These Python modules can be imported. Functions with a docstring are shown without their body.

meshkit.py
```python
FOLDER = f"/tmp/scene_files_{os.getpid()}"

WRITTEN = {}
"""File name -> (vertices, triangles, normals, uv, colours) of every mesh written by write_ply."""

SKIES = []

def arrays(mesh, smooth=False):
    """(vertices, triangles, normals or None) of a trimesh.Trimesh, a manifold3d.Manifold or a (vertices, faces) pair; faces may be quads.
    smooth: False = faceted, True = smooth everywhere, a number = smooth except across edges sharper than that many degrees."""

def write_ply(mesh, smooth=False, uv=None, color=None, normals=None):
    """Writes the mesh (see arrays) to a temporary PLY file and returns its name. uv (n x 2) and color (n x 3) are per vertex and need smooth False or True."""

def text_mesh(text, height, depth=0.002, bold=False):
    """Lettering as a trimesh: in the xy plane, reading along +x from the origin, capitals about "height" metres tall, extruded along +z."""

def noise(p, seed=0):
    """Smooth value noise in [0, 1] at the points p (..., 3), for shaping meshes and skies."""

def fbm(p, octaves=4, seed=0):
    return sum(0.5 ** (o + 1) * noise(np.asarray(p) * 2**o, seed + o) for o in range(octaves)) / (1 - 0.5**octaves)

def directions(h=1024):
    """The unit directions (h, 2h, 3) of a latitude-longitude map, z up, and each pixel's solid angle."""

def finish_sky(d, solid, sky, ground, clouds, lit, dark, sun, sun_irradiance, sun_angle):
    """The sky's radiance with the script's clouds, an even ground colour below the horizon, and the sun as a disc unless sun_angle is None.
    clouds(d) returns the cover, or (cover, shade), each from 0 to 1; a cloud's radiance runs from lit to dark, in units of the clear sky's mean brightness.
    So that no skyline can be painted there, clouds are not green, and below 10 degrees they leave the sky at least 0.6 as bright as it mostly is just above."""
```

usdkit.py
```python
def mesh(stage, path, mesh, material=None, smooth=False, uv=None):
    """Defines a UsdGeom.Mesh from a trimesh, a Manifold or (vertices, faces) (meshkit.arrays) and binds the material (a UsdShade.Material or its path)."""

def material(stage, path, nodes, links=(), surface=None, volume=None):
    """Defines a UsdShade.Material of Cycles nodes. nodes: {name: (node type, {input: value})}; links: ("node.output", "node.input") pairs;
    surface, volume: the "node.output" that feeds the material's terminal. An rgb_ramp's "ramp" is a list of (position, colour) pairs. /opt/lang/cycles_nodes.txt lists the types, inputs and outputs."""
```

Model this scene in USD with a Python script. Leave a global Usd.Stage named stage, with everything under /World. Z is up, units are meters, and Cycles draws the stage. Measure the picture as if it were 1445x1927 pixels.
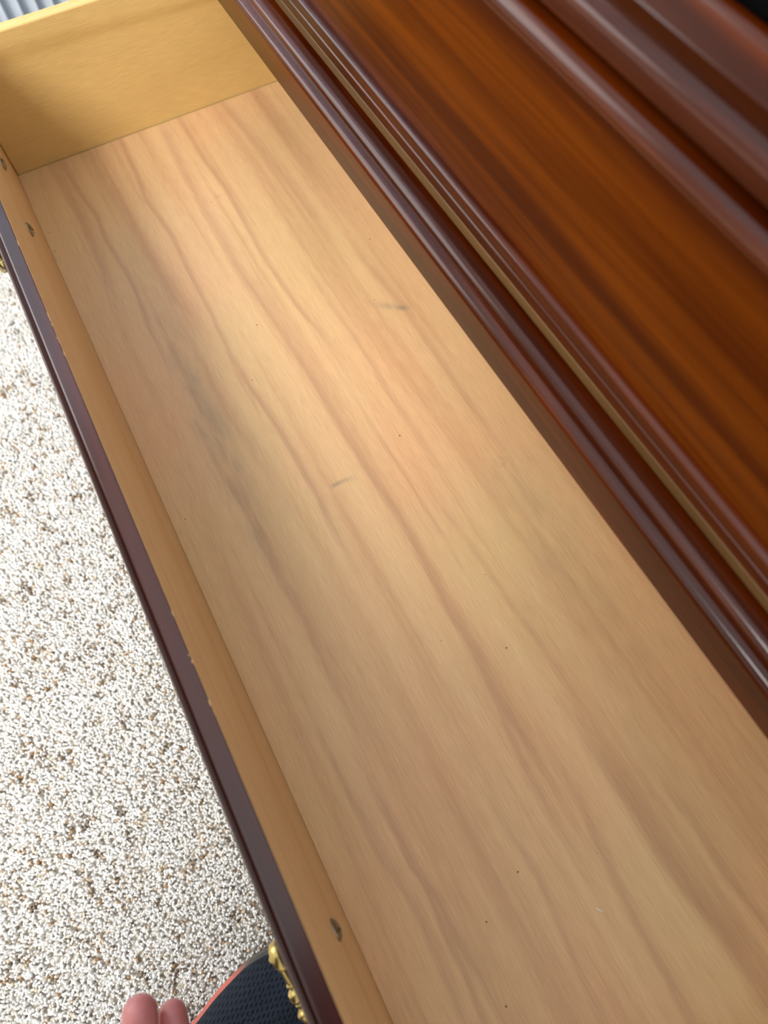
import math, random
import numpy as np, trimesh, manifold3d, usdkit, meshkit
from pxr import Usd, UsdGeom, UsdLux, UsdShade, Gf, Sdf, Vt

stage = Usd.Stage.CreateInMemory()
UsdGeom.SetStageUpAxis(stage, "Z")
UsdGeom.SetStageMetersPerUnit(stage, 1.0)
UsdGeom.Xform.Define(stage, "/World")
UsdGeom.Scope.Define(stage, "/World/Looks")
rng = np.random.default_rng(7)

# ---------------------------------------------------------------- camera, light, exposure
# world: origin = far front corner of the open drawer's bottom; +x along the drawer, +y into the dresser, z up
R = np.array([[0.4700217224971249, 0.8820852857598619, -0.03170376991429069],
              [0.7910527924936094, -0.4369048536123358, -0.42819344737868864],
              [-0.3915546703448934, 0.1761808659756387, -0.9031308003800865]])
EYE = (0.76755324, 0.05467252, 0.52)
cam = UsdGeom.Camera.Define(stage, "/World/camera")
M = np.eye(4); M[0, :3], M[1, :3], M[2, :3], M[3, :3] = R[0], -R[1], -R[2], EYE
cam.AddTransformOp().Set(Gf.Matrix4d(*M.ravel().tolist()))
cam.CreateHorizontalApertureAttr(36.0); cam.CreateVerticalApertureAttr(36.0 * 1927 / 1445)
cam.CreateFocalLengthAttr(36.0 * 1336.0 / 1445.0)
cam.CreateClippingRangeAttr(Gf.Vec2f(0.01, 100.0))
cam.CreateFStopAttr(8.3); cam.CreateFocusDistanceAttr(0.56)
cam.CreateExposureAttr(0.06)

dome = UsdLux.DomeLight.Define(stage, "/World/room_light")
dome.CreateColorAttr(Gf.Vec3f(0.93, 0.97, 1.0)); dome.CreateIntensityAttr(0.50)

def window_light(name, at, to, w, h, colour, power):
    l = UsdLux.RectLight.Define(stage, "/World/" + name)
    l.CreateWidthAttr(w); l.CreateHeightAttr(h); l.CreateColorAttr(Gf.Vec3f(*colour)); l.CreateIntensityAttr(power)
    z = np.array(at, float) - np.array(to, float); z /= np.linalg.norm(z)
    x = np.cross([0, 0, 1.0], z); x /= np.linalg.norm(x); y = np.cross(z, x)
    m = np.eye(4); m[0, :3], m[1, :3], m[2, :3], m[3, :3] = x, y, z, at
    l.AddTransformOp().Set(Gf.Matrix4d(*m.ravel().tolist()))
window_light("window_daylight", (-1.16, -0.85, 1.15), (0.0, -0.85, 1.15), 2.5, 1.5, (1.0, 0.985, 0.965), 4.0)
window_light("ceiling_lamp", (1.29, -1.32, 2.05), (1.29, -1.319, 0.0), 1.0, 1.0, (1.0, 0.98, 0.95), 30.0)

# ---------------------------------------------------------------- helpers
NAMES = {}
def numbered(parent, name):
    k = NAMES.get((parent, name), -1) + 1; NAMES[(parent, name)] = k
    return f"{parent}/{name}" + (f"_{k:03d}" if k else "")
def obj(name, mesh, mat, parent=None, smooth=30):
    p = numbered(str(parent.GetPath()) if parent else "/World", name)
    return usdkit.mesh(stage, p, mesh, mat, smooth=smooth).GetPrim()
def group(name, parent=None, at=None):
    x = UsdGeom.Xform.Define(stage, numbered(str(parent.GetPath()) if parent else "/World", name))
    if at is not None: x.AddTranslateOp().Set(Gf.Vec3d(*at))
    return x.GetPrim()
def tag(p, label=None, cat=None, grp=None, kind=None):
    for k, v in (("label", label), ("category", cat), ("group", grp), ("kind", kind)):
        if v: p.SetCustomDataByKey(k, v)
    return p
def mat(name, nodes, links, surface): return usdkit.material(stage, "/World/Looks/" + name, nodes, links, surface=surface)

def prism_x(profile, x0, x1, bow=0.0):
    """A closed (y, z) outline run from x0 to x1."""
    import shapely.geometry as sg
    poly = sg.Polygon(profile)
    m = trimesh.creation.extrude_polygon(poly, x1 - x0, engine="earcut")
    v = m.vertices.copy(); m.vertices = np.stack([v[:, 2] + x0, v[:, 0], v[:, 1]], 1)
    if m.volume < 0: m.invert()
    return m
def arc(cy, cz, ry, rz, a0, a1, n=7):
    return [(cy + ry * math.cos(math.radians(a)), cz + rz * math.sin(math.radians(a))) for a in np.linspace(a0, a1, n)]
def rbox(lo, hi, r=0.002, seg=8):
    lo, hi = np.array(lo, float), np.array(hi, float); r = min(r, (hi - lo).min() * 0.49)
    s = manifold3d.Manifold.sphere(r, seg)
    return manifold3d.Manifold.batch_hull([s.translate([x, y, z]) for x in (lo[0] + r, hi[0] - r) for y in (lo[1] + r, hi[1] - r) for z in (lo[2] + r, hi[2] - r)])
def tm(m):
    if hasattr(m, "to_mesh"):
        a = m.to_mesh(); return trimesh.Trimesh(a.vert_properties[:, :3], a.tri_verts, process=False)
    return m
def lathe(profile, n=20):
    """(r, h) points turned about z."""
    return trimesh.creation.revolve(np.array(profile), sections=n)
def turn_y(m):   # z axis -> -y axis
    m = m.copy(); v = m.vertices; m.vertices = np.stack([v[:, 0], -v[:, 2], v[:, 1]], 1); return m
def tube(pts, rad, n=12):
    p = np.asarray(pts, float); t = np.gradient(p, axis=0); t /= np.linalg.norm(t, axis=1)[:, None]
    a = np.cross(t, [0, 1.0, 0.02]); a /= np.linalg.norm(a, axis=1)[:, None]; b = np.cross(t, a)
    w = np.linspace(0, 2 * np.pi, n, endpoint=False); rad = np.broadcast_to(rad, len(p))
    v = p[:, None] + rad[:, None, None] * (np.cos(w)[None, :, None] * a[:, None] + np.sin(w)[None, :, None] * b[:, None])
    f = []
    for i in range(len(p) - 1):
        for j in range(n):
            k = (j + 1) % n
            f += [[i * n + j, i * n + k, (i + 1) * n + k], [i * n + j, (i + 1) * n + k, (i + 1) * n + j]]
    v = np.vstack([v.reshape(-1, 3), p[:1], p[-1:]]); N = len(p) * n
    for j in range(n):
        k = (j + 1) % n; f += [[N, k, j], [N + 1, N - n + j, N - n + k]]
    m = trimesh.Trimesh(v, f, process=False)
    if m.volume < 0: m.invert()
    return m
def blend(bones, edge=0.01, rounds=12):
    """One smooth skin over bones: (p, rp, q, rq)."""
    parts = [manifold3d.Manifold.batch_hull([manifold3d.Manifold.sphere(ra, 20).translate(list(map(float, a))), manifold3d.Manifold.sphere(rb, 20).translate(list(map(float, b)))]) for a, ra, b, rb in bones]
    m = tm(manifold3d.Manifold.batch_boolean(parts, manifold3d.OpType.Add).refine_to_length(edge))
    m = trimesh.Trimesh(m.vertices, m.faces, process=True)
    trimesh.smoothing.filter_taubin(m, iterations=rounds)
    return m

# ---------------------------------------------------------------- materials
def cherry(name, dark, mid, light, rough=0.16, spec=0.5, scale=1.0):
    return mat(name, {
        "g": ("geometry", {}), "m": ("mapping", {"scale": (2.2 * scale, 60 * scale, 60 * scale)}), "m2": ("mapping", {"scale": (14.0, 420.0, 420.0)}), "m3": ("mapping", {"scale": (3.0, 9.0, 9.0)}),
        "n": ("noise_texture", {"scale": 1.0, "detail": 4.0, "roughness": 0.6, "distortion": 0.6}),
        "f": ("noise_texture", {"scale": 1.0, "detail": 2.0}), "c": ("noise_texture", {"scale": 1.0, "detail": 2.0}),
        "s": ("math", {"math_type": "multiply_add", "value2": 0.25}), "s2": ("math", {"math_type": "multiply_add", "value2": 0.35}),
        "r": ("rgb_ramp", {"ramp": [(0.42, dark), (0.72, mid), (1.0, light)]}),
        "b": ("bump", {"strength": 0.06, "distance": 0.0006}),
        "p": ("principled_bsdf", {"roughness": rough, "specular_ior_level": spec, "ior": 1.45}),
    }, [("g.position", "m.vector"), ("g.position", "m2.vector"), ("g.position", "m3.vector"), ("m.vector", "n.vector"), ("m2.vector", "f.vector"), ("m3.vector", "c.vector"),
        ("f.fac", "s.value1"), ("n.fac", "s.value3"), ("c.fac", "s2.value1"), ("s.value", "s2.value3"), ("s2.value", "r.fac"), ("r.color", "p.base_color"),
        ("f.fac", "b.height"), ("b.normal", "p.normal")], "p.BSDF")
CHERRY = cherry("cherry_moulding", (0.010, 0.0012, 0.0003), (0.032, 0.0042, 0.0004), (0.085, 0.014, 0.0008), 0.17, 0.42)
CHERRY_PANEL = cherry("cherry_panel", (0.018, 0.0022, 0.0002), (0.052, 0.0085, 0.0003), (0.120, 0.026, 0.0005), 0.25, 0.16, 0.75)

def pale_wood(name, axis, light, mid, dark, freq=1.0, line=0.5, wave=0.5):
    """Unfinished wood, its grain along axis (0 x, 1 y)."""
    def sc(a, b): return (a, b, b) if axis == 0 else (b, a, b)
    return mat(name, {
        "g": ("geometry", {}), "m": ("mapping", {"scale": sc(2.0 * freq, 26 * freq)}), "m2": ("mapping", {"scale": sc(60.0, 900.0)}), "m3": ("mapping", {"scale": (6.0, 6.0, 6.0)}), "m4": ("mapping", {"scale": sc(3.5 * freq, 75 * freq)}),
        "n": ("noise_texture", {"scale": 1.0, "detail": 3.0, "roughness": 0.55, "distortion": 0.25}), "f": ("noise_texture", {"scale": 1.0, "detail": 2.0}),
        "c": ("noise_texture", {"scale": 1.0, "detail": 2.0}), "l": ("noise_texture", {"scale": 1.0, "detail": 1.5, "distortion": wave}),
        "la": ("map_range", {"from_min": 0.56, "from_max": 0.72, "to_min": 0.0, "to_max": line, "clamp": True}),
        "r": ("rgb_ramp", {"ramp": [(0.3, light), (0.52, mid), (0.75, dark)]}),
        "x": ("mix_color", {"blend_type": "mix", "b": dark}),
        "fm": ("map_range", {"from_min": 0.3, "from_max": 0.7, "to_min": 0.93, "to_max": 1.05}), "cm": ("map_range", {"from_min": 0.3, "from_max": 0.7, "to_min": 0.92, "to_max": 1.06}),
        "mm": ("math", {"math_type": "multiply"}), "v": ("hsv", {}),
        "b": ("bump", {"strength": 0.25, "distance": 0.0004}),
        "p": ("principled_bsdf", {"roughness": 0.45, "specular_ior_level": 0.35}),
    }, [("g.position", "m.vector"), ("g.position", "m2.vector"), ("g.position", "m3.vector"), ("g.position", "m4.vector"), ("m.vector", "n.vector"), ("m2.vector", "f.vector"), ("m3.vector", "c.vector"), ("m4.vector", "l.vector"),
        ("n.fac", "r.fac"), ("r.color", "x.a"), ("l.fac", "la.value"), ("la.result", "x.fac"), ("f.fac", "fm.value"), ("c.fac", "cm.value"), ("fm.result", "mm.value1"), ("cm.result", "mm.value2"),
        ("mm.value", "v.value"), ("x.result", "v.color"), ("v.color", "p.base_color"), ("f.fac", "b.height"), ("b.normal", "p.normal")], "p.BSDF")
SIDE_WOOD = pale_wood("poplar_side", 1, (0.70, 0.485, 0.185), (0.665, 0.445, 0.162), (0.51, 0.31, 0.095), 0.42, 0.8, 1.1)
FRONT_LIGHT, FRONT_MID, FRONT_DARK = (0.76, 0.54, 0.29), (0.72, 0.495, 0.255), (0.64, 0.42, 0.20)

# drawer bottom: alder veneer, streaks and stains from the mesh's own attribute
BOTTOM = mat("alder_bottom", {
    "g": ("geometry", {}), "a": ("attribute", {"attribute": "figure"}), "sep": ("separate_color", {}),
    "m": ("mapping", {"scale": (1.6, 34.0, 1.0)}), "m2": ("mapping", {"scale": (55.0, 800.0, 1.0)}), "m3": ("mapping", {"scale": (4.5, 7.0, 1.0)}), "m4": ("mapping", {"scale": (2.2, 90.0, 1.0)}), "m5": ("mapping", {"scale": (70.0, 70.0, 70.0)}),
    "n": ("noise_texture", {"scale": 1.0, "detail": 3.0, "roughness": 0.55, "distortion": 0.12}), "f": ("noise_texture", {"scale": 1.0, "detail": 2.0}), "c": ("noise_texture", {"scale": 1.0, "detail": 2.0}), "l": ("noise_texture", {"scale": 1.0, "detail": 2.0}),
    "w": ("voronoi_texture", {"scale": 1.0}), "wk": ("separate_color", {}), "wl": ("math", {"math_type": "less_than", "value2": 0.045}), "wg": ("math", {"math_type": "greater_than", "value2": 0.86}), "wm": ("math", {"math_type": "multiply"}),
    "r": ("rgb_ramp", {"ramp": [(0.30, (0.665, 0.436, 0.224)), (0.5, (0.622, 0.390, 0.194)), (0.70, (0.535, 0.314, 0.156))]}),
    "hue": ("rgb_ramp", {"ramp": [(0.3, (0.97, 1.03, 0.98)), (0.5, (1, 1, 1)), (0.7, (1.05, 0.96, 0.97))]}), "hm": ("mix_color", {"blend_type": "multiply", "fac": 1.0, "use_clamp": False}),
    "la": ("map_range", {"from_min": 0.55, "from_max": 0.75, "to_min": 0.0, "to_max": 0.5, "clamp": True}),
    "x1": ("mix_color", {"b": (0.45, 0.25, 0.12)}), "x2": ("mix_color", {"b": (0.40, 0.215, 0.115)}), "x3": ("mix_color", {"b": (0.22, 0.19, 0.135)}), "x4": ("mix_color", {"b": (0.10, 0.055, 0.03)}),
    "fm": ("map_range", {"from_min": 0.3, "from_max": 0.7, "to_min": 0.93, "to_max": 1.06}), "v": ("hsv", {}),
    "b": ("bump", {"strength": 0.3, "distance": 0.0004}), "p": ("principled_bsdf", {"roughness": 0.42, "specular_ior_level": 0.35}),
}, [("g.position", f"m{k}.vector") for k in ("", 2, 3, 4, 5)] + [("m.vector", "n.vector"), ("m2.vector", "f.vector"), ("m3.vector", "c.vector"), ("m4.vector", "l.vector"), ("m5.vector", "w.vector"),
    ("n.fac", "r.fac"), ("c.fac", "hue.fac"), ("r.color", "hm.a"), ("hue.color", "hm.b"), ("l.fac", "la.value"), ("la.result", "x1.fac"), ("hm.result", "x1.a"),
    ("a.color", "sep.color"), ("sep.r", "x2.fac"), ("x1.result", "x2.a"), ("sep.g", "x3.fac"), ("x2.result", "x3.a"),
    ("w.distance", "wl.value1"), ("w.color", "wk.color"), ("wk.r", "wg.value1"), ("wl.value", "wm.value1"), ("wg.value", "wm.value2"), ("wm.value", "x4.fac"), ("x3.result", "x4.a"),
    ("f.fac", "fm.value"), ("fm.result", "v.value"), ("x4.result", "v.color"), ("v.color", "p.base_color"), ("f.fac", "b.height"), ("b.normal", "p.normal")], "p.BSDF")

# the open drawer's front board: stained and lacquered outside, bare wood on its inner face, worn through along the arris
FRONT = mat("drawer_front_board", {
    "g": ("geometry", {}), "s": ("separate_xyz", {}), "m": ("mapping", {"scale": (1.6, 40.0, 40.0)}), "m2": ("mapping", {"scale": (40.0, 800.0, 800.0)}), "m3": ("mapping", {"scale": (150.0, 700.0, 700.0)}), "m4": ("mapping", {"scale": (9.0, 1.0, 1.0)}),
    "n": ("noise_texture", {"scale": 1.0, "detail": 3.0, "distortion": 0.5}), "f": ("noise_texture", {"scale": 1.0, "detail": 2.0}), "k": ("noise_texture", {"scale": 1.0, "detail": 2.0}), "k2": ("noise_texture", {"scale": 1.0, "detail": 1.0}),
    "kk": ("math", {"math_type": "multiply"}), "ka": ("map_range", {"from_min": 0.30, "from_max": 0.42, "to_min": 0.00015, "to_max": 0.0011, "clamp": True}), "y": ("math", {"math_type": "add"}), "bare": ("math", {"math_type": "greater_than", "value2": 0.0}),
    "r": ("rgb_ramp", {"ramp": [(0.3, FRONT_LIGHT), (0.52, FRONT_MID), (0.75, FRONT_DARK)]}), "d": ("rgb_ramp", {"ramp": [(0.35, (0.018, 0.0026, 0.0018)), (0.7, (0.060, 0.008, 0.0026))]}),
    "fm": ("map_range", {"from_min": 0.3, "from_max": 0.7, "to_min": 0.93, "to_max": 1.06}), "v": ("hsv", {}),
    "b": ("bump", {"strength": 0.2, "distance": 0.0004}),
    "pw": ("principled_bsdf", {"roughness": 0.5, "specular_ior_level": 0.3}), "pd": ("principled_bsdf", {"roughness": 0.19, "specular_ior_level": 0.5}), "x": ("mix_closure", {}),
}, [("g.position", "s.vector")] + [("g.position", f"m{k}.vector") for k in ("", 2, 3, 4)] + [("m.vector", "n.vector"), ("m2.vector", "f.vector"), ("m3.vector", "k.vector"), ("m4.vector", "k2.vector"),
    ("k.fac", "kk.value1"), ("k2.fac", "kk.value2"), ("kk.value", "ka.value"), ("s.y", "y.value1"), ("ka.result", "y.value2"), ("y.value", "bare.value1"),
    ("n.fac", "r.fac"), ("n.fac", "d.fac"), ("f.fac", "fm.value"), ("fm.result", "v.value"), ("r.color", "v.color"), ("v.color", "pw.base_color"), ("d.color", "pd.base_color"),
    ("f.fac", "b.height"), ("b.normal", "pw.normal"), ("pd.BSDF", "x.closure1"), ("pw.BSDF", "x.closure2"), ("bare.value", "x.fac")], "x.closure")

def plain(name, colour, rough=0.6, **more): return mat(name, {"p": ("principled_bsdf", {"base_color": colour, "roughness": rough, **more})}, [], "p.BSDF")
def mottled(name, a, b, scale, rough=0.7, bump=0.0, **more):
    return mat(name, {"g": ("geometry", {}), "n": ("noise_texture", {"scale": scale, "detail": 4.0}), "r": ("rgb_ramp", {"ramp": [(0.35, a), (0.65, b)]}), "b": ("bump", {"strength": bump, "distance": 0.002}),
        "p": ("principled_bsdf", {"roughness": rough, **more})}, [("g.position", "n.vector"), ("n.fac", "r.fac"), ("r.color", "p.base_color"), ("n.fac", "b.height"), ("b.normal", "p.normal")], "p.BSDF")
BRASS = mottled("brass", (0.38, 0.28, 0.085), (0.60, 0.46, 0.17), 90.0, 0.28, 0.0, metallic=1.0)
STEEL = mottled("screw_steel", (0.20, 0.19, 0.15), (0.36, 0.34, 0.28), 200.0, 0.38, 0.05, metallic=1.0)
STRIP = pale_wood("edge_strip_wood", 0, (0.13, 0.068, 0.02), (0.10, 0.05, 0.014), (0.07, 0.03, 0.007), 2.0)
BLACK = plain("shadow_black", (0.0012, 0.0012, 0.0012), 0.95, specular_ior_level=0.02)  # near-black colour standing in for deep shadow on the dresser top
CARCASS = pale_wood("carcass_wood", 0, (0.5, 0.33, 0.15), (0.45, 0.28, 0.12), (0.36, 0.2, 0.08))
WALL = mottled("painted_wall", (0.56, 0.545, 0.52), (0.58, 0.565, 0.54), 60.0, 0.8, 0.04)
CURTAIN = mat("pleated_cloth", {"d": ("diffuse_bsdf", {"color": (0.92, 0.96, 1.0)}), "t": ("translucent_bsdf", {"color": (0.84, 0.89, 0.95)}), "x": ("mix_closure", {"fac": 0.5})}, [("d.BSDF", "x.closure1"), ("t.BSDF", "x.closure2")], "x.closure")
YARN = {k: mottled("yarn_" + k, tuple(0.9 * x for x in c), c, 900.0, 0.9, 0.5, specular_ior_level=0.1) for k, c in dict(
    white=(0.89, 0.88, 0.85), cream=(0.86, 0.82, 0.74), beige=(0.66, 0.54, 0.40), tan=(0.46, 0.30, 0.17), grey=(0.34, 0.28, 0.22)).items()}
BACKING = mottled("carpet_backing", (0.52, 0.44, 0.35), (0.82, 0.77, 0.69), 260.0, 0.95, 0.5)
SKIN = mottled("skin", (0.36, 0.13, 0.13), (0.43, 0.17, 0.165), 120.0, 0.45, 0.05, subsurface_weight=0.25, subsurface_scale=0.004, subsurface_radius=(1.0, 0.3, 0.2))
SHIRT = mottled("shirt_cloth", (0.10, 0.11, 0.13), (0.13, 0.14, 0.16), 500.0, 0.9)
TROUSERS = mottled("trouser_cloth", (0.05, 0.055, 0.07), (0.07, 0.075, 0.09), 500.0, 0.9)
HAIR = mottled("hair_brown", (0.05, 0.03, 0.018), (0.09, 0.055, 0.03), 300.0, 0.6)
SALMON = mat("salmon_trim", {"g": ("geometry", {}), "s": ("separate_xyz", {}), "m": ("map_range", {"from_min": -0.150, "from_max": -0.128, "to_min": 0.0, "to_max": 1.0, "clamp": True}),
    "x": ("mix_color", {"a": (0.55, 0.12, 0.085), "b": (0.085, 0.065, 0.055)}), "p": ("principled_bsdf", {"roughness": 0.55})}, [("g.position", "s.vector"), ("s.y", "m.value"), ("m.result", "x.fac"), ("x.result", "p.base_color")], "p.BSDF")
RUBBER = plain("dark_rubber", (0.055, 0.05, 0.045), 0.6)
SOLE = plain("pale_sole", (0.5, 0.48, 0.46), 0.6)
# knit upper: small dark slits set in staggered rows
KNIT = mat("navy_knit", {
    "t": ("geometry", {}), "rot": ("vector_rotate", {"rotate_type": "z_axis", "angle": 0.927}), "m": ("mapping", {"scale": (165.0, 290.0, 290.0)}), "nz": ("noise_texture", {"scale": 160.0, "detail": 1.0}), "s": ("separate_xyz", {}),
    "fl": ("math", {"math_type": "floor"}), "off": ("math", {"math_type": "multiply", "value2": 0.43}), "ya": ("math", {"math_type": "add"}), "yn": ("math", {"math_type": "multiply_add", "value2": 0.6}), "yf": ("math", {"math_type": "fraction"}), "xf": ("math", {"math_type": "fraction"}),
    "my": ("map_range", {"from_min": 0.42, "from_max": 0.52, "to_min": 0.0, "to_max": 1.0, "clamp": True}), "mx": ("map_range", {"from_min": 0.68, "from_max": 0.78, "to_min": 0.0, "to_max": 1.0, "clamp": True}), "mm": ("math", {"math_type": "multiply"}),
    "n": ("noise_texture", {"scale": 700.0, "detail": 2.0}), "r": ("rgb_ramp", {"ramp": [(0.3, (0.006, 0.010, 0.018)), (0.7, (0.017, 0.025, 0.040))]}),
    "x": ("mix_color", {"b": (0.0015, 0.002, 0.003)}), "inv": ("math", {"math_type": "subtract", "value1": 1.0}), "b": ("bump", {"strength": 0.8, "distance": 0.001}), "p": ("principled_bsdf", {"roughness": 0.85, "specular_ior_level": 0.2}),
}, [("t.position", "rot.vector"), ("rot.vector", "m.vector"), ("t.position", "nz.vector"), ("t.position", "n.vector"), ("m.vector", "s.vector"), ("s.y", "fl.value1"), ("fl.value", "off.value1"), ("off.value", "ya.value1"), ("s.x", "ya.value2"), ("nz.fac", "yn.value1"), ("ya.value", "yn.value3"), ("yn.value", "yf.value1"), ("s.y", "xf.value1"),
    ("yf.value", "my.value"), ("xf.value", "mx.value"), ("my.result", "mm.value1"), ("mx.result", "mm.value2"), ("n.fac", "r.fac"), ("r.color", "x.a"), ("mm.value", "x.fac"), ("x.result", "p.base_color"), ("mm.value", "inv.value2"), ("inv.value", "b.height"), ("b.normal", "p.normal")], "p.BSDF")

# ---------------------------------------------------------------- the setting
FLOOR = -0.30
PILE = 0.009
floor = tag(group("floor"), "white fitted carpet flecked with beige and brown", "carpet", kind="structure")
obj("backing", trimesh.creation.box(bounds=[(-1.04, -2.6, FLOOR - PILE - 0.02), (3.0, 0.76, FLOOR - PILE)]), BACKING, floor, smooth=False)

def tuft(seed):
    """Two or three short twisted yarn ends, heads rounded."""
    r = np.random.default_rng(seed); out = []
    for _ in range(2):
        a = r.uniform(0, 2 * np.pi); lean = r.uniform(0.2, 0.9); base = r.normal(0, 0.0012, 2); L = PILE * r.uniform(0.85, 1.15)
        t = np.linspace(0, 1, 4); curl = r.uniform(-1.2, 1.2)
        ang = a + curl * t
        p = np.stack([base[0] + lean * 0.0036 * t ** 1.5 * np.cos(ang), base[1] + lean * 0.0036 * t ** 1.5 * np.sin(ang), L * (t - 0.12 * t ** 2)], 1)
        out.append(tube(p, np.array([0.8, 1.0, 1.12, 0.72]) * 0.00138 * r.uniform(0.85, 1.2), 5))
    return trimesh.util.concatenate(out)
pile = UsdGeom.PointInstancer.Define(stage, str(floor.GetPath()) + "/pile")
protos = []
kinds = [("white", 0), ("white", 1), ("white", 2), ("cream", 3), ("cream", 4), ("beige", 5), ("tan", 6), ("grey", 7)]
for c, s in kinds:
    p = obj("tuft", tuft(40 + s), YARN[c], pile.GetPrim(), smooth=True); protos.append(p.GetPath())
pitch = 0.0038
gx, gy = np.meshgrid(np.arange(-0.80, 1.15, pitch), np.arange(-0.74, 0.212, pitch))
P = np.stack([gx.ravel(), gy.ravel()], 1); P = P + rng.uniform(-0.5, 0.5, P.shape) * pitch * 0.95
blotch = meshkit.fbm(np.c_[P * 55, np.zeros(len(P))], 3, 5)
u = rng.random(len(P)) + (0.5 - blotch) * 0.5
idx = np.digitize(u, [0.30, 0.57, 0.78, 0.86, 0.91, 0.955, 0.99])
hgt = rng.uniform(0.88, 1.12, len(P)) * (0.88 + 0.24 * meshkit.noise(np.c_[P * 90, np.zeros(len(P))], 3))
yaw = rng.uniform(0, 2 * np.pi, len(P))
pile.CreatePrototypesRel().SetTargets(protos)
pile.CreateProtoIndicesAttr(Vt.IntArray.FromNumpy(idx.astype(np.int32)))
pile.CreatePositionsAttr(Vt.Vec3fArray.FromNumpy(np.c_[P, np.full(len(P), FLOOR - PILE - 0.0005)].astype(np.float32)))
pile.CreateScalesAttr(Vt.Vec3fArray.FromNumpy(np.stack([hgt, hgt, hgt], 1).astype(np.float32)))
q = np.zeros((len(P), 4), np.float16); q[:, 2] = np.sin(yaw / 2); q[:, 3] = np.cos(yaw / 2)
pile.CreateOrientationsAttr(Vt.QuathArray.FromNumpy(q))
tag(pile.GetPrim(), kind="stuff")

tag(obj("wall_back", trimesh.creation.box(bounds=[(-1.12, 0.74, FLOOR - 0.02), (3.1, 0.84, 2.2)]), WALL, smooth=False), "painted wall behind the dresser", "wall", kind="structure")
WY0, WY1, WZ0, WZ1 = -2.10, 0.40, 0.40, 1.90
wl = [((-2.6, FLOOR - 0.02), (0.84, WZ0)), ((-2.6, WZ1), (0.84, 2.2)), ((-2.6, WZ0), (WY0, WZ1)), ((WY1, WZ0), (0.84, WZ1))]
tag(obj("wall_left", trimesh.util.concatenate([trimesh.creation.box(bounds=[(-1.12, a[0], a[1]), (-1.02, b[0], b[1])]) for a, b in wl]), WALL, smooth=False), "painted wall with the window behind the pleated curtain", "wall", kind="structure")

tag(obj("wall_right", trimesh.creation.box(bounds=[(3.0, -2.6, FLOOR - 0.02), (3.1, 0.74, 2.2)]), WALL, smooth=False), "painted wall to the right of the dresser", "wall", kind="structure")
tag(obj("wall_front", trimesh.creation.box(bounds=[(-1.12, -2.7, FLOOR - 0.02), (3.1, -2.6, 2.2)]), WALL, smooth=False), "painted wall facing the dresser", "wall", kind="structure")
window = tag(group("window_1"), "wide white framed window beside the pleated curtain", "window", kind="structure")
FRAME = plain("window_paint", (0.8, 0.8, 0.78), 0.4)
for a, b in (((WY0, WZ0), (WY1, WZ0 + 0.05)), ((WY0, WZ1 - 0.05), (WY1, WZ1)), ((WY0, WZ0 + 0.05), (WY0 + 0.05, WZ1 - 0.05)), ((WY1 - 0.05, WZ0 + 0.05), (WY1, WZ1 - 0.05)), ((-0.87, WZ0 + 0.05), (-0.83, WZ1 - 0.05))):
    obj("frame", trimesh.creation.box(bounds=[(-1.10, a[0], a[1]), (-1.05, b[0], b[1])]), FRAME, window, smooth=False)

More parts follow.
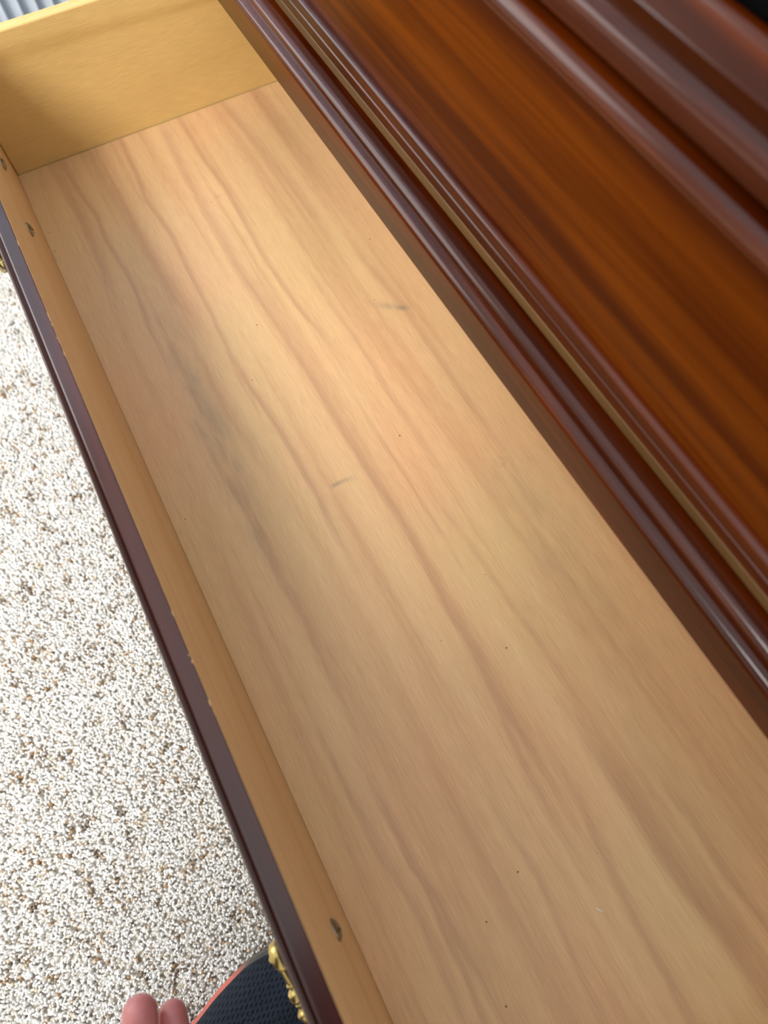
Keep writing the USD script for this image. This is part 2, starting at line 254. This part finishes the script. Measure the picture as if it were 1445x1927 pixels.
# pleated cloth hanging beyond the drawer's far side: sharp pleats that flare towards the hem
def pleats(x0, y0, y1, z0, z1, pitch, n=18):
    zs = np.linspace(z1, z0, 40); V, per = [], []
    ny = int(round((y1 - y0) / pitch)); ys, ds = [], []
    for k in range(ny):
        for t, d in ((0.0, 0.0), (0.3, 0.36), (0.62, 0.74), (0.80, 1.0), (0.88, 0.80), (0.95, 0.25)):
            ys.append(y0 + (k + t) * pitch); ds.append(d)
    ys, ds = np.array(ys), np.array(ds)
    rows = []
    for z in zs:
        amp = 0.020 + 0.022 * (z1 - z) / (z1 - z0)
        rows.append(np.stack([x0 + amp * ds, ys + 0.003 * ds, np.full(len(ys), z)], 1))
    rows = np.array(rows); a, b = rows.shape[:2]
    front, back = rows.reshape(-1, 3), rows.reshape(-1, 3) - [0.0015, 0, 0]
    v = np.vstack([front, back]); f = []; N = a * b
    for i in range(a - 1):
        for j in range(b - 1):
            p, q_, r_, s_ = i * b + j, i * b + j + 1, (i + 1) * b + j + 1, (i + 1) * b + j
            f += [[p, s_, r_], [p, r_, q_], [N + p, N + r_, N + s_], [N + p, N + q_, N + r_]]
    return trimesh.Trimesh(v, f, process=False)
curtain = tag(group("curtain"), "white pleated cloth hanging beyond the far end of the drawer", "curtain")
obj("pleated_cloth", pleats(-0.79, -0.30, 0.66, FLOOR + 0.004, 1.98, 0.0286), CURTAIN, curtain, smooth=20)
obj("curtain_rod", tube([(-0.765, y, 1.985) for y in np.linspace(-2.2, 0.68, 8)], 0.011, 14), BRASS, curtain)
for y in (-2.1, 0.60):
    obj("rod_bracket", tm(rbox((-1.022, y - 0.01, 1.975), (-0.755, y + 0.01, 1.995), 0.004)), BRASS, curtain)

# ---------------------------------------------------------------- the dresser
dresser = tag(group("dresser"), "glossy dark cherry dresser with one long drawer pulled open", "dresser")
X0, X1 = -0.050, 1.036
YB = 0.70
# open drawer
drawer = tag(group("drawer", dresser), "open pale wood drawer with a dark stained front")
DW = 0.986
nx, ny = 330, 200
xs, ys = np.linspace(0.0008, DW - 0.0008, nx), np.linspace(0.0002, 0.40, ny)
GX, GY = np.meshgrid(xs, ys, indexing="ij")
STREAKS = [
([[0.0143, 0.0476], [0.0595, 0.0498], [0.101, 0.0548], [0.1403, 0.053], [0.1738, 0.0549], [0.2121, 0.0568], [0.2714, 0.0526]], 0.004, 0.7) ,
([[-0.0018, 0.0787], [0.0876, 0.0798], [0.1405, 0.082], [0.1842, 0.0842], [0.2424, 0.0888], [0.2803, 0.0934]], 0.012, 0.5) ,
([[0.0041, 0.1153], [0.0556, 0.1118], [0.1073, 0.1075], [0.1615, 0.1127], [0.2246, 0.1109], [0.2604, 0.1098], [0.3036, 0.1094], [0.3542, 0.105]], 0.004, 0.65) ,
([[0.0038, 0.162], [0.0861, 0.1578], [0.1389, 0.156], [0.1936, 0.1569], [0.2502, 0.1556], [0.2917, 0.1596], [0.3466, 0.1607]], 0.01, 0.6) ,
([[0.0047, 0.1841], [0.0824, 0.1833], [0.1322, 0.187], [0.1893, 0.184], [0.2501, 0.1825], [0.3089, 0.1846], [0.3495, 0.1904]], 0.004, 0.7) ,
([[0.0023, 0.2358], [0.0623, 0.2409], [0.122, 0.2445], [0.1638, 0.2474], [0.2272, 0.2495]], 0.009, 0.6) ,
([[0.0038, 0.2739], [0.0749, 0.2757], [0.1149, 0.2775], [0.1703, 0.277]], 0.01, 0.4) ,
([[0.0105, 0.0347], [0.0922, 0.0395], [0.1579, 0.0384], [0.2024, 0.0345]], 0.008, 0.45) ,
([[0.3389, 0.1077], [0.3728, 0.1085], [0.4042, 0.1118], [0.4385, 0.1132], [0.4637, 0.114], [0.5065, 0.1141], [0.5268, 0.1122]], 0.005, 0.75) ,
([[0.2473, 0.1555], [0.2961, 0.1575], [0.3365, 0.1598], [0.3742, 0.1602], [0.4102, 0.1606], [0.4417, 0.1603], [0.4701, 0.1609], [0.4974, 0.1616], [0.5381, 0.1629]], 0.006, 0.8) ,
([[0.2832, 0.2124], [0.3375, 0.2141], [0.3971, 0.2158], [0.4399, 0.2134], [0.4774, 0.2149], [0.4955, 0.2156]], 0.004, 0.45) ,
([[0.2947, 0.2666], [0.3612, 0.2719], [0.4053, 0.2708], [0.4582, 0.2701], [0.5003, 0.2696]], 0.006, 0.55) ,
([[0.3352, 0.081], [0.3839, 0.0804], [0.4197, 0.0841], [0.4559, 0.0868]], 0.009, 0.4) ,
([[0.4523, 0.1598], [0.5087, 0.1629], [0.5501, 0.1647], [0.6017, 0.1618], [0.6409, 0.1597], [0.6704, 0.1601], [0.7034, 0.1575], [0.7365, 0.1583], [0.7598, 0.1581]], 0.005, 0.7) ,
([[0.4721, 0.1845], [0.5274, 0.1867], [0.5541, 0.1863], [0.5858, 0.1872]], 0.003, 0.5) ,
([[0.4275, 0.0523], [0.4882, 0.0572], [0.5542, 0.0573], [0.5911, 0.06], [0.6476, 0.0583]], 0.005, 0.5) ,
([[0.5582, 0.1984], [0.6013, 0.2016], [0.6483, 0.2031], [0.6998, 0.2063]], 0.004, 0.4) ,
([[0.737, 0.0494], [0.7631, 0.052], [0.7959, 0.0522], [0.8194, 0.0508], [0.8459, 0.051], [0.8698, 0.0483]], 0.004, 0.7) ,
([[0.7134, 0.1552], [0.7587, 0.1492], [0.79, 0.1485]], 0.004, 0.5) ,
([[0.7916, 0.1695], [0.8373, 0.1636], [0.8719, 0.1597], [0.906, 0.1588], [0.9268, 0.1569]], 0.006, 0.55) ,
([[0.7853, 0.1987], [0.8175, 0.2], [0.8487, 0.1987], [0.8746, 0.2004], [0.9009, 0.205], [0.9295, 0.2065]], 0.014, 0.75) ,
([[0.7944, 0.1176], [0.8231, 0.1202], [0.8572, 0.116], [0.8862, 0.1123], [0.9026, 0.1108]], 0.004, 0.55) ,
([[0.8422, 0.2283], [0.8777, 0.2263], [0.9113, 0.2308]], 0.005, 0.6) ,
([[0.8114, 0.225], [0.85, 0.2288], [0.8786, 0.2278], [0.914, 0.2296]], 0.008, 0.4) ,
([[0.7343, 0.0514], [0.7576, 0.0521], [0.7782, 0.0512], [0.8006, 0.0553], [0.8288, 0.0554], [0.8499, 0.0581]], 0.005, 0.75) ,
([[0.7102, 0.0345], [0.7422, 0.0367], [0.7655, 0.0361], [0.7928, 0.0405], [0.8228, 0.0401], [0.8596, 0.0384]], 0.006, 0.5) ,
]
fig = np.zeros((nx, ny, 3))
for pts, w, a in STREAKS:
    p = np.array(sorted(pts)); cy = np.interp(xs, p[:, 0], p[:, 1]) + 0.0012 * (meshkit.fbm(np.c_[xs * 30, xs * 0 + p[0, 1] * 99, xs * 0], 3, 2) - 0.5)
    for e, s in ((0, -1), (-1, 1)):   # streaks fade out along the grain past their ends
        pass
    fade = np.clip((xs - p[0, 0] + 0.06) / 0.08, 0, 1) * np.clip((p[-1, 0] + 0.08 - xs) / 0.10, 0, 1)
    d = GY - cy[:, None]
    prof = np.where(d < 0, np.exp(-(d / (w * 0.38)) ** 2), np.exp(-(d / (w * 0.95)) ** 2))
    fig[..., 0] = np.maximum(fig[..., 0], a * 0.82 * fade[:, None] * prof)
def smudge(x, y, sx, sy, rot, a):
    dx, dy = GX - x, GY - y; c, s = math.cos(rot), math.sin(rot)
    u, v = (dx * c + dy * s) / sx, (-dx * s + dy * c) / sy
    return a * np.exp(-(u * u + v * v))
patch = meshkit.fbm(np.stack([GX * 45, GY * 130, GX * 0], -1), 4, 11)
stain = np.zeros((nx, ny))
for s in [(0.345, 0.065, 0.05, 0.010, 0.0, 0.5), (0.405, 0.063, 0.06, 0.013, -0.05, 0.45), (0.47, 0.058, 0.07, 0.012, 0.0, 0.3), (0.27, 0.075, 0.10, 0.02, 0.05, 0.18), (0.62, 0.26, 0.10, 0.03, -0.2, 0.2)]:
    stain = np.maximum(stain, smudge(*s) * np.clip(patch * 1.9 - 0.35, 0, 1.1))
for s in [(0.3630, 0.2705, 0.0030, 0.0065, -0.55, 0.75), (0.3545, 0.2600, 0.0035, 0.0110, -0.65, 0.4), (0.1385, 0.176, 0.003, 0.004, 0.0, 0.25)]:
    stain = np.maximum(stain, smudge(*s))
def line(x0, y0, x1, y1, w, a):
    dx, dy = x1 - x0, y1 - y0; t = np.clip(((GX - x0) * dx + (GY - y0) * dy) / (dx * dx + dy * dy), 0, 1)
    return a * np.exp(-(((GX - x0 - t * dx) ** 2 + (GY - y0 - t * dy) ** 2) / w ** 2))
stain = np.maximum(stain, line(0.5001, 0.1299, 0.5022, 0.1501, 0.0013, 0.6))
ring = np.hypot(GX - 0.548, GY - 0.2625); stain = np.maximum(stain, 0.28 * np.exp(-((ring - 0.0042) / 0.0012) ** 2))
fig[..., 1] = np.clip(stain, 0, 0.85)
GZ = 0.0006 * (meshkit.fbm(np.stack([GX * 4, GY * 5, GX * 0], -1), 2, 4) - 0.5)
top = np.stack([GX, GY, GZ], -1).reshape(-1, 3); base = top - [0, 0, 0.005]
i, j = np.meshgrid(np.arange(nx - 1), np.arange(ny - 1), indexing="ij"); k = (i * ny + j).ravel()
ft = np.vstack([np.stack([k, k + ny, k + ny + 1], 1), np.stack([k, k + ny + 1, k + 1], 1)]); N = nx * ny
bottom = obj("bottom_panel", (np.vstack([top, base]), np.vstack([ft, ft[:, ::-1] + N])), BOTTOM, drawer, smooth=True)
col = np.vstack([fig.reshape(-1, 3), np.zeros((N, 3))]).astype(np.float32)
UsdGeom.PrimvarsAPI(bottom).CreatePrimvar("figure", Sdf.ValueTypeNames.Color3fArray, "vertex").Set(Vt.Vec3fArray.FromNumpy(col))
# front board: flat top, quirk, then a bead that rolls over to the outer face
FH = 0.168
front_profile = [(0.0, -0.012), (0.0, FH - 0.0006), (-0.0006, FH), (-0.0084, FH), (-0.0092, FH - 0.0005), (-0.0095, FH - 0.0034), (-0.0099, FH - 0.0036)] \
    + arc(-0.0121, FH - 0.0046, 0.0020, 0.0026, 110, 190, 9) + [(-0.0143, FH - 0.0080), (-0.0150, FH - 0.0086), (-0.0152, FH - 0.0094), (-0.0166, FH - 0.0190), (-0.0166, 0.004), (-0.0180, 0.0025)] + arc(-0.0145, -0.0065, 0.0036, 0.0045, 150, 270, 6)
fb = prism_x(front_profile, -0.018, DW + 0.018)
obj("front_board", fb, FRONT, drawer, smooth=25)
def side_profile():
    return [(-0.0, -0.010), (0.0, 0.1322)] + []
for x0, x1 in ((-0.0140, -0.0002), (DW + 0.0002, DW + 0.0140)):
    obj("side_panel", tm(rbox((x0, 0.0003, -0.010), (x1, 0.46, 0.133), 0.0018)), SIDE_WOOD, drawer, smooth=40)
obj("back_panel", tm(rbox((0, 0.40, -0.006), (DW, 0.412, 0.125), 0.0015)), SIDE_WOOD, drawer)
# handles: two bail pulls; on the inside their screw heads
def screw(x, z):
    m = lathe([(0, 0), (0.0052, 0.0), (0.0052, 0.0007), (0.0048, 0.0012), (0.0036, 0.0021), (0.0016, 0.0027), (0, 0.0028)], 20)
    slot = trimesh.creation.box((0.0100, 0.0011, 0.003)); slot.apply_translation((0, 0, 0.0031))
    cross = trimesh.creation.box((0.0011, 0.0070, 0.003)); cross.apply_translation((0, 0, 0.0030))
    mm = manifold3d.Manifold(manifold3d.Mesh(m.vertices.astype(np.float32), m.faces.astype(np.uint32)))
    for c in (slot, cross):
        mm = mm - manifold3d.Manifold(manifold3d.Mesh(c.vertices.astype(np.float32), c.faces.astype(np.uint32)))
    m = tm(mm); v = m.vertices * 1.18
    ca, sa = math.cos(0.6 + x * 7), math.sin(0.6 + x * 7)
    m = trimesh.Trimesh(np.stack([x + v[:, 0] * ca - v[:, 1] * sa, v[:, 2], z + v[:, 0] * sa + v[:, 1] * ca], 1), m.faces[:, ::-1], process=False)
    if m.volume < 0: m.invert()
    return m
def pull(xc, zc, yface, parent, half=0.0548):
    for s in (-1, 1):
        x = xc + s * half
        plate = turn_y(lathe([(0, 0), (0.0128, 0), (0.0130, 0.0010), (0.0118, 0.0020), (0.0100, 0.0022), (0.0088, 0.0034), (0.0, 0.0036)], 28)); plate.apply_translation((x, yface, zc))
        obj("handle_rosette", plate, BRASS, parent, smooth=35)
        post = turn_y(lathe([(0, 0.002), (0.0070, 0.002), (0.0066, 0.005), (0.0066, 0.0125), (0.0068, 0.0132), (0.0076, 0.0140), (0.0079, 0.0154), (0.0077, 0.0170), (0.0070, 0.0184), (0.0050, 0.0195), (0, 0.0199)], 28)); post.apply_translation((x, yface, zc))
        obj("handle_post", post, BRASS, parent, smooth=40)
    t = np.linspace(-1, 1, 481); a = np.abs(t)
    px = xc + half * np.sign(t) * (1 - (1 - a) ** 1.35); pz = zc - 0.006 - 0.034 * (1 - a ** 2.6); py = yface - 0.0208 - 0.0015 * (1 - a)
    bump = lambda c, w, h, e=2: h * np.exp(-(np.abs(a - c) / w) ** e)
    r = 0.0019 + bump(0.475, 0.058, 0.0025, 4) + bump(0.585, 0.014, 0.0010) + bump(0.390, 0.013, 0.0010) + bump(0.305, 0.038, 0.0022) + bump(0.0, 0.15, 0.0024, 3)
    obj("handle_bail", tube(np.stack([px, py, pz], 1), r, 16), BRASS, parent, smooth=40)
for xc in (0.1510, 0.8350):
    pull(xc, 0.074 if xc > 0.5 else 0.083, -0.0166, drawer)
for x, z in ((0.0993, 0.0826), (0.2031, 0.0900), (0.7836, 0.0764), (0.8870, 0.0764)):
    obj("screw", screw(x, z), STEEL, drawer, smooth=30)

# case
rail = [(0.2233, 0.1720), (0.2233, 0.1950)] + arc(0.2285, 0.1950, 0.0052, 0.0052, 175, 95, 6) + [(0.2290, 0.2004), (0.2292, 0.2026)] + arc(0.2352, 0.2034, 0.0060, 0.0050, 175, 90, 7) + [(0.2470, 0.2078), (0.2470, 0.1720)]
obj("rail", prism_x(rail, X0, X1), CHERRY, dresser, smooth=25)
upper = tag(group("upper_drawer", dresser), "closed upper drawer with an orange-brown front between dark beads")
up_panel = [(0.2475, 0.2330), (0.2475, 0.3360), (0.2640, 0.3360), (0.2640, 0.2330)]
obj("front_panel", prism_x(up_panel, X0 + 0.03, X1 - 0.03), CHERRY_PANEL, upper, smooth=25)
obj("edge_strip", tm(rbox((X0 + 0.03, 0.2404, 0.2112), (X1 - 0.03, 0.2600, 0.2184), 0.0006)), STRIP, upper, smooth=25)
lm = [(0.2408, 0.2186), (0.2413, 0.2244), (0.2420, 0.2250), (0.2421, 0.2300)] + arc(0.2462, 0.2302, 0.0041, 0.0030, 178, 85, 7) + [(0.2600, 0.2332), (0.2600, 0.2186)]
obj("lower_bead", prism_x(lm, X0 + 0.03, X1 - 0.03), CHERRY, upper, smooth=25)
um = arc(0.2478, 0.3400, 0.0064, 0.0064, 240, 92, 10) + [(0.2600, 0.3464), (0.2600, 0.3345)]
obj("upper_bead", prism_x(um, X0 + 0.03, X1 - 0.03), CHERRY, upper, smooth=25)
topm = [(0.2455, 0.3525), (0.2455, 0.3590)] + arc(0.2492, 0.3602, 0.0037, 0.0040, 185, 100, 6) + [(0.2494, 0.3648), (0.2502, 0.3656), (0.2491, 0.3736), (0.2497, 0.3744), (0.2520, 0.3838)] + arc(0.2552, 0.3834, 0.0024, 0.0024, 160, 90, 5) + [(YB, 0.3858), (YB, 0.3525)]
obj("top_panel", prism_x(topm, X0 - 0.008, X1 + 0.008), CHERRY, dresser, smooth=25)
for x0, x1 in ((X0, X0 + 0.028), (X1 - 0.028, X1)):
    obj("side_panel", tm(rbox((x0, 0.2450, FLOOR + 0.03), (x1, YB, 0.3528), 0.002)), CHERRY_PANEL, dresser)
obj("back_panel", trimesh.creation.box(bounds=[(X0 + 0.028, YB - 0.012, FLOOR + 0.03), (X1 - 0.028, YB, 0.3528)]), CARCASS, dresser, smooth=False)
obj("divider", trimesh.creation.box(bounds=[(X0 + 0.028, 0.2470, 0.1760), (X1 - 0.028, YB - 0.012, 0.2000)]), CARCASS, dresser, smooth=False)
low_rail = [(z_y[0], z_y[1] - 0.2240) for z_y in rail]
obj("rail", prism_x(low_rail, X0, X1), CHERRY, dresser, smooth=25)
lower = tag(group("lower_drawer", dresser), "closed drawer below the open one")
obj("front_board", prism_x([(y + 0.2395, z * 0.98 - 0.2200) for y, z in front_profile], X0 + 0.03, X1 - 0.03), CHERRY_PANEL, lower, smooth=25)
for xc in (0.1510, 0.8350):
    pull(xc, -0.140, 0.2229, lower)
obj("plinth", tm(rbox((X0 - 0.006, 0.2150, FLOOR - 0.004), (X1 + 0.006, YB, FLOOR + 0.055), 0.006)), CHERRY, dresser)

tag(obj("mat", tm(rbox((X0 + 0.01, 0.2570, 0.3859), (X1 - 0.01, 0.62, 0.3905), 0.002)), BLACK), "added black slab on the dresser top standing in for deep shadow", "mat")  # added slab: deep shadow behind the top edge, put in as black colour
th = tube([(0.8535, 0.1432, 0.0006), (0.8546, 0.1439, 0.0010), (0.8560, 0.1448, 0.0009), (0.8572, 0.1460, 0.0006)], 0.00028, 6)
tag(obj("thread", th, plain("white_thread", (0.85, 0.84, 0.8), 0.7)), "tiny white thread lying on the drawer bottom", "thread")

# ---------------------------------------------------------------- the photographer: half kneeling in front of the drawer
person = tag(group("person"), "person in a navy knit sneaker reaching in with two fingertips", "person")
V3 = lambda *a: np.array(a, float)
wrist, elbow, shl, shr, neck = V3(0.9447, -0.1899, -0.0474), V3(0.965, -0.385, 0.150), V3(0.770, -0.235, 0.53), V3(1.07, -0.13, 0.56), V3(0.91, -0.14, 0.635)
F = {"middle": [(0.7697, -0.1023, 0.0898), (0.7868, -0.1099, 0.0865), (0.8068, -0.1187, 0.0794), (0.8445, -0.1390, 0.0502)],
     "index": [(0.7783, -0.0918, 0.0771), (0.7958, -0.0972, 0.0718), (0.8152, -0.1036, 0.0654), (0.8512, -0.1226, 0.0395)],
     "ring": [(0.8120, -0.1420, 0.0560), (0.8130, -0.1395, 0.0720), (0.8235, -0.1420, 0.0800), (0.8480, -0.1560, 0.0520)],
     "little": [(0.8330, -0.1620, 0.0480), (0.8330, -0.1590, 0.0610), (0.8400, -0.1610, 0.0690), (0.8580, -0.1730, 0.0470)],
     "thumb": [(0.8380, -0.0860, 0.0290), (0.8560, -0.0960, 0.0210), (0.8800, -0.1130, 0.0090), (0.9130, -0.1500, -0.0160)]}
RAD = {"middle": (0.0090, 0.0096, 0.0102, 0.0110), "index": (0.0074, 0.0088, 0.0096, 0.0106), "ring": (0.0080, 0.0086, 0.0092, 0.0100), "little": (0.0068, 0.0074, 0.0080, 0.0092), "thumb": (0.0086, 0.0096, 0.0106, 0.0140)}
bones = []
for k, c in F.items():
    for a in range(3): bones.append((c[a], RAD[k][a], c[a + 1], RAD[k][a + 1]))
    if k != "thumb": bones.append((c[3], RAD[k][3], wrist + (V3(*c[3]) - V3(0.850, -0.145, 0.047)) * 0.4, 0.0150))
mc = [F[k][3] for k in ("index", "middle", "ring", "little")]
for a, b in zip(mc, mc[1:]): bones.append((a, 0.0105, b, 0.0105))
hand = blend(bones, 0.003, 10)
arm = blend([(wrist, 0.021, wrist + 0.45 * (elbow - wrist), 0.031), (wrist + 0.45 * (elbow - wrist), 0.031, elbow, 0.036), (wrist, 0.021, (0.905, -0.170, -0.010), 0.019)], 0.008, 8)
# head and neck
hd = V3(0.880, -0.045, 0.790)
head = blend([(neck, 0.056, hd - V3(0, 0.01, 0.06), 0.058), (hd + V3(0.005, -0.025, 0.02), 0.082, hd + V3(-0.012, 0.03, 0.015), 0.078), (hd + V3(-0.01, 0.035, -0.03), 0.062, hd + V3(-0.02, 0.055, -0.075), 0.038),
              (hd + V3(-0.025, 0.100, -0.005), 0.010, hd + V3(-0.03, 0.120, -0.032), 0.013), (hd + V3(0.078, -0.012, -0.01), 0.016, hd + V3(0.076, -0.006, -0.035), 0.012), (hd + V3(-0.080, 0.004, -0.01), 0.016, hd + V3(-0.078, 0.010, -0.035), 0.012)], 0.008, 6)
rhand_w = V3(1.13, -0.20, 0.12); rel = V3(1.21, -0.29, 0.32)
rarm = blend([(rel, 0.036, rhand_w, 0.022)] + [(rhand_w, 0.02, V3(1.075 + 0.021 * i, -0.130 - 0.004 * i, 0.090), 0.011) for i in range(4)]
             + [(V3(1.075 + 0.021 * i, -0.130 - 0.004 * i, 0.090), 0.0105, V3(1.066 + 0.022 * i, -0.090 - 0.006 * abs(i - 1.5), 0.072), 0.009) for i in range(4)]
             + [(V3(1.066 + 0.022 * i, -0.090 - 0.006 * abs(i - 1.5), 0.072), 0.009, V3(1.062 + 0.022 * i, -0.082 - 0.006 * abs(i - 1.5), 0.040), 0.0075) for i in range(4)] + [(rhand_w, 0.016, V3(1.080, -0.165, 0.085), 0.011), (V3(1.080, -0.165, 0.085), 0.011, V3(1.055, -0.140, 0.078), 0.009)], 0.005, 6)
def solid(m):
    m = trimesh.Trimesh(m.vertices, m.faces, process=True); return manifold3d.Manifold(manifold3d.Mesh(m.vertices.astype(np.float32), m.faces.astype(np.uint32)))
core = blend([(elbow, 0.034, shl, 0.045), (rel, 0.034, shr, 0.045), (shl, 0.045, shr, 0.045), (0.5 * (shl + shr), 0.05, neck, 0.052)], 0.012, 4)
body = sum([solid(m) for m in (hand, arm, head, rarm)], solid(core))
obj("body", body, SKIN, person, smooth=True)
for s in (-1, 1):
    e = trimesh.creation.icosphere(2, 0.012); e.apply_translation(hd + V3(-0.02 + s * 0.031, 0.088, 0.012)); obj("eye", e, plain(f"eye_{s + 1}", (0.75, 0.74, 0.72), 0.2), person, smooth=True)
obj("hair", blend([(hd + V3(0.005, -0.035, 0.035), 0.088, hd + V3(-0.01, 0.010, 0.050), 0.078), (hd + V3(0.006, -0.045, -0.01), 0.078, hd + V3(0.0, -0.04, 0.03), 0.085)], 0.008, 6), HAIR, person, smooth=True)
hipl, hipr = V3(1.05, -0.56, 0.10), V3(1.20, -0.54, 0.10)
chest, waist = V3(0.955, -0.26, 0.47), V3(1.10, -0.46, 0.24)
obj("shirt", blend([(waist + V3(-0.06, 0, 0), 0.115, chest + V3(-0.07, 0, 0), 0.125), (waist + V3(0.06, 0, 0), 0.115, chest + V3(0.08, 0.01, 0), 0.125), (chest, 0.12, neck - V3(0, 0.01, 0.04), 0.062), (shl, 0.062, neck - V3(0, 0.01, 0.04), 0.06), (shr, 0.062, neck - V3(0, 0.01, 0.04), 0.06),
                     (shl, 0.062, shl + 0.95 * (elbow - shl), 0.050), (shr, 0.062, shr + 0.95 * (rel - shr), 0.050)], 0.015, 8), SHIRT, person, smooth=True)
kneel, kneer = V3(0.965, -0.16, 0.115), V3(1.13, -0.20, -0.225)
anklel, ankler = V3(0.840, -0.325, -0.19), V3(1.16, -0.62, -0.235)
kneel = V3(0.955, -0.215, 0.10)
obj("trousers", blend([(hipl, 0.115, hipr, 0.115), (hipl, 0.095, kneel, 0.068), (kneel, 0.066, anklel + V3(0.005, 0, 0.02), 0.046), (hipr, 0.095, kneer, 0.070), (kneer, 0.066, ankler, 0.046), (waist, 0.110, 0.5 * (hipl + hipr), 0.115)], 0.015, 8), TROUSERS, person, smooth=True)

# the sneaker: outline seen from above, toe towards the dresser (+y)
def outline(n=96):
    """closed plan outline of the left shoe: (x, y) pairs"""
    L = [(0.8290, -0.385), (0.8070, -0.372), (0.8010, -0.340), (0.8040, -0.290), (0.8060, -0.240), (0.8010, -0.195), (0.7915, -0.172), (0.7845, -0.150), (0.7795, -0.129), (0.7790, -0.112), (0.7830, -0.092), (0.7920, -0.072), (0.8060, -0.056), (0.8230, -0.048),
         (0.8420, -0.050), (0.8600, -0.062), (0.8740, -0.085), (0.8810, -0.115), (0.8810, -0.150), (0.8740, -0.190), (0.8640, -0.230), (0.8600, -0.280), (0.8600, -0.330), (0.8530, -0.368)]
    p = np.array(L); from scipy.interpolate import splprep, splev
    tck, _ = splprep(np.vstack([p, p[:1]]).T, s=0, per=True); return np.array(splev(np.linspace(0, 1, n, endpoint=False), tck)).T
O = outline(); cen = np.array([0.832, -0.2])
def ring(off, z):   # outline moved inwards by off
    import shapely.geometry as sg
    t = np.roll(O, -1, 0) - np.roll(O, 1, 0); nrm = np.stack([-t[:, 1], t[:, 0]], 1); nrm /= np.linalg.norm(nrm, axis=1)[:, None]
    if ((cen - O) * nrm).sum() < 0: nrm = -nrm
    return np.c_[O + nrm * np.reshape(off, (-1, 1)), np.broadcast_to(z, len(O))]
def loft(rings, cap=True):
    n = len(rings[0]); v = np.vstack(rings); f = []
    for a in range(len(rings) - 1):
        for j in range(n):
            k = (j + 1) % n; f += [[a * n + j, a * n + k, (a + 1) * n + k], [a * n + j, (a + 1) * n + k, (a + 1) * n + j]]
    if cap:
        v = np.vstack([v, rings[0].mean(0), rings[-1].mean(0)]); b = (len(rings) - 1) * n
        for j in range(n):
            k = (j + 1) % n; f += [[len(v) - 2, k, j], [len(v) - 1, b + j, b + k]]
    m = trimesh.Trimesh(v, f, process=False)
    if m.volume < 0: m.invert()
    return m
sneaker = tag(group("sneaker", person), "navy knit sneaker with a salmon edge")
zb = FLOOR
obj("outsole", loft([ring(0.004, zb - 0.003), ring(0.0008, zb), ring(0.0008, zb + 0.008), ring(0.003, zb + 0.009)]), RUBBER, sneaker, smooth=40)
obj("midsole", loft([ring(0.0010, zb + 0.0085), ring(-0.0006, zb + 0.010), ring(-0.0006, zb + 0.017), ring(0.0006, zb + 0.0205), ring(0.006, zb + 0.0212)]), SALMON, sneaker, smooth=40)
# upper: dome over the forefoot, rising to the ankle
t = np.clip((-0.10 - O[:, 1]) / 0.22, 0, 1); H = 0.050 + 0.055 * t * t * (3 - 2 * t)
ups = []
for s in np.linspace(0, 1, 10):
    off = 0.0034 + 0.034 * (1 - math.cos(s * math.pi / 2)) ** 1.1
    ups.append(ring(off, zb + 0.019 + (H - 0.004) * math.sin(s * math.pi / 2)))
obj("upper", loft(ups), KNIT, sneaker, smooth=50)
toe = np.clip((O[:, 1] + 0.155) / 0.03, 0, 1)
obj("toe_guard", loft([ring(0.0030 + 0.0010 * (1 - toe), zb + 0.0190), ring(0.0016 + 0.004 * (1 - toe), zb + 0.0215), ring(0.0030 + 0.004 * (1 - toe), zb + 0.0225 + 0.010 * toe), ring(0.0100, zb + 0.0225 + 0.010 * toe)], cap=False), RUBBER, sneaker, smooth=40)
sneaker_r = group("sneaker", person, (0.315, -0.20, 0))
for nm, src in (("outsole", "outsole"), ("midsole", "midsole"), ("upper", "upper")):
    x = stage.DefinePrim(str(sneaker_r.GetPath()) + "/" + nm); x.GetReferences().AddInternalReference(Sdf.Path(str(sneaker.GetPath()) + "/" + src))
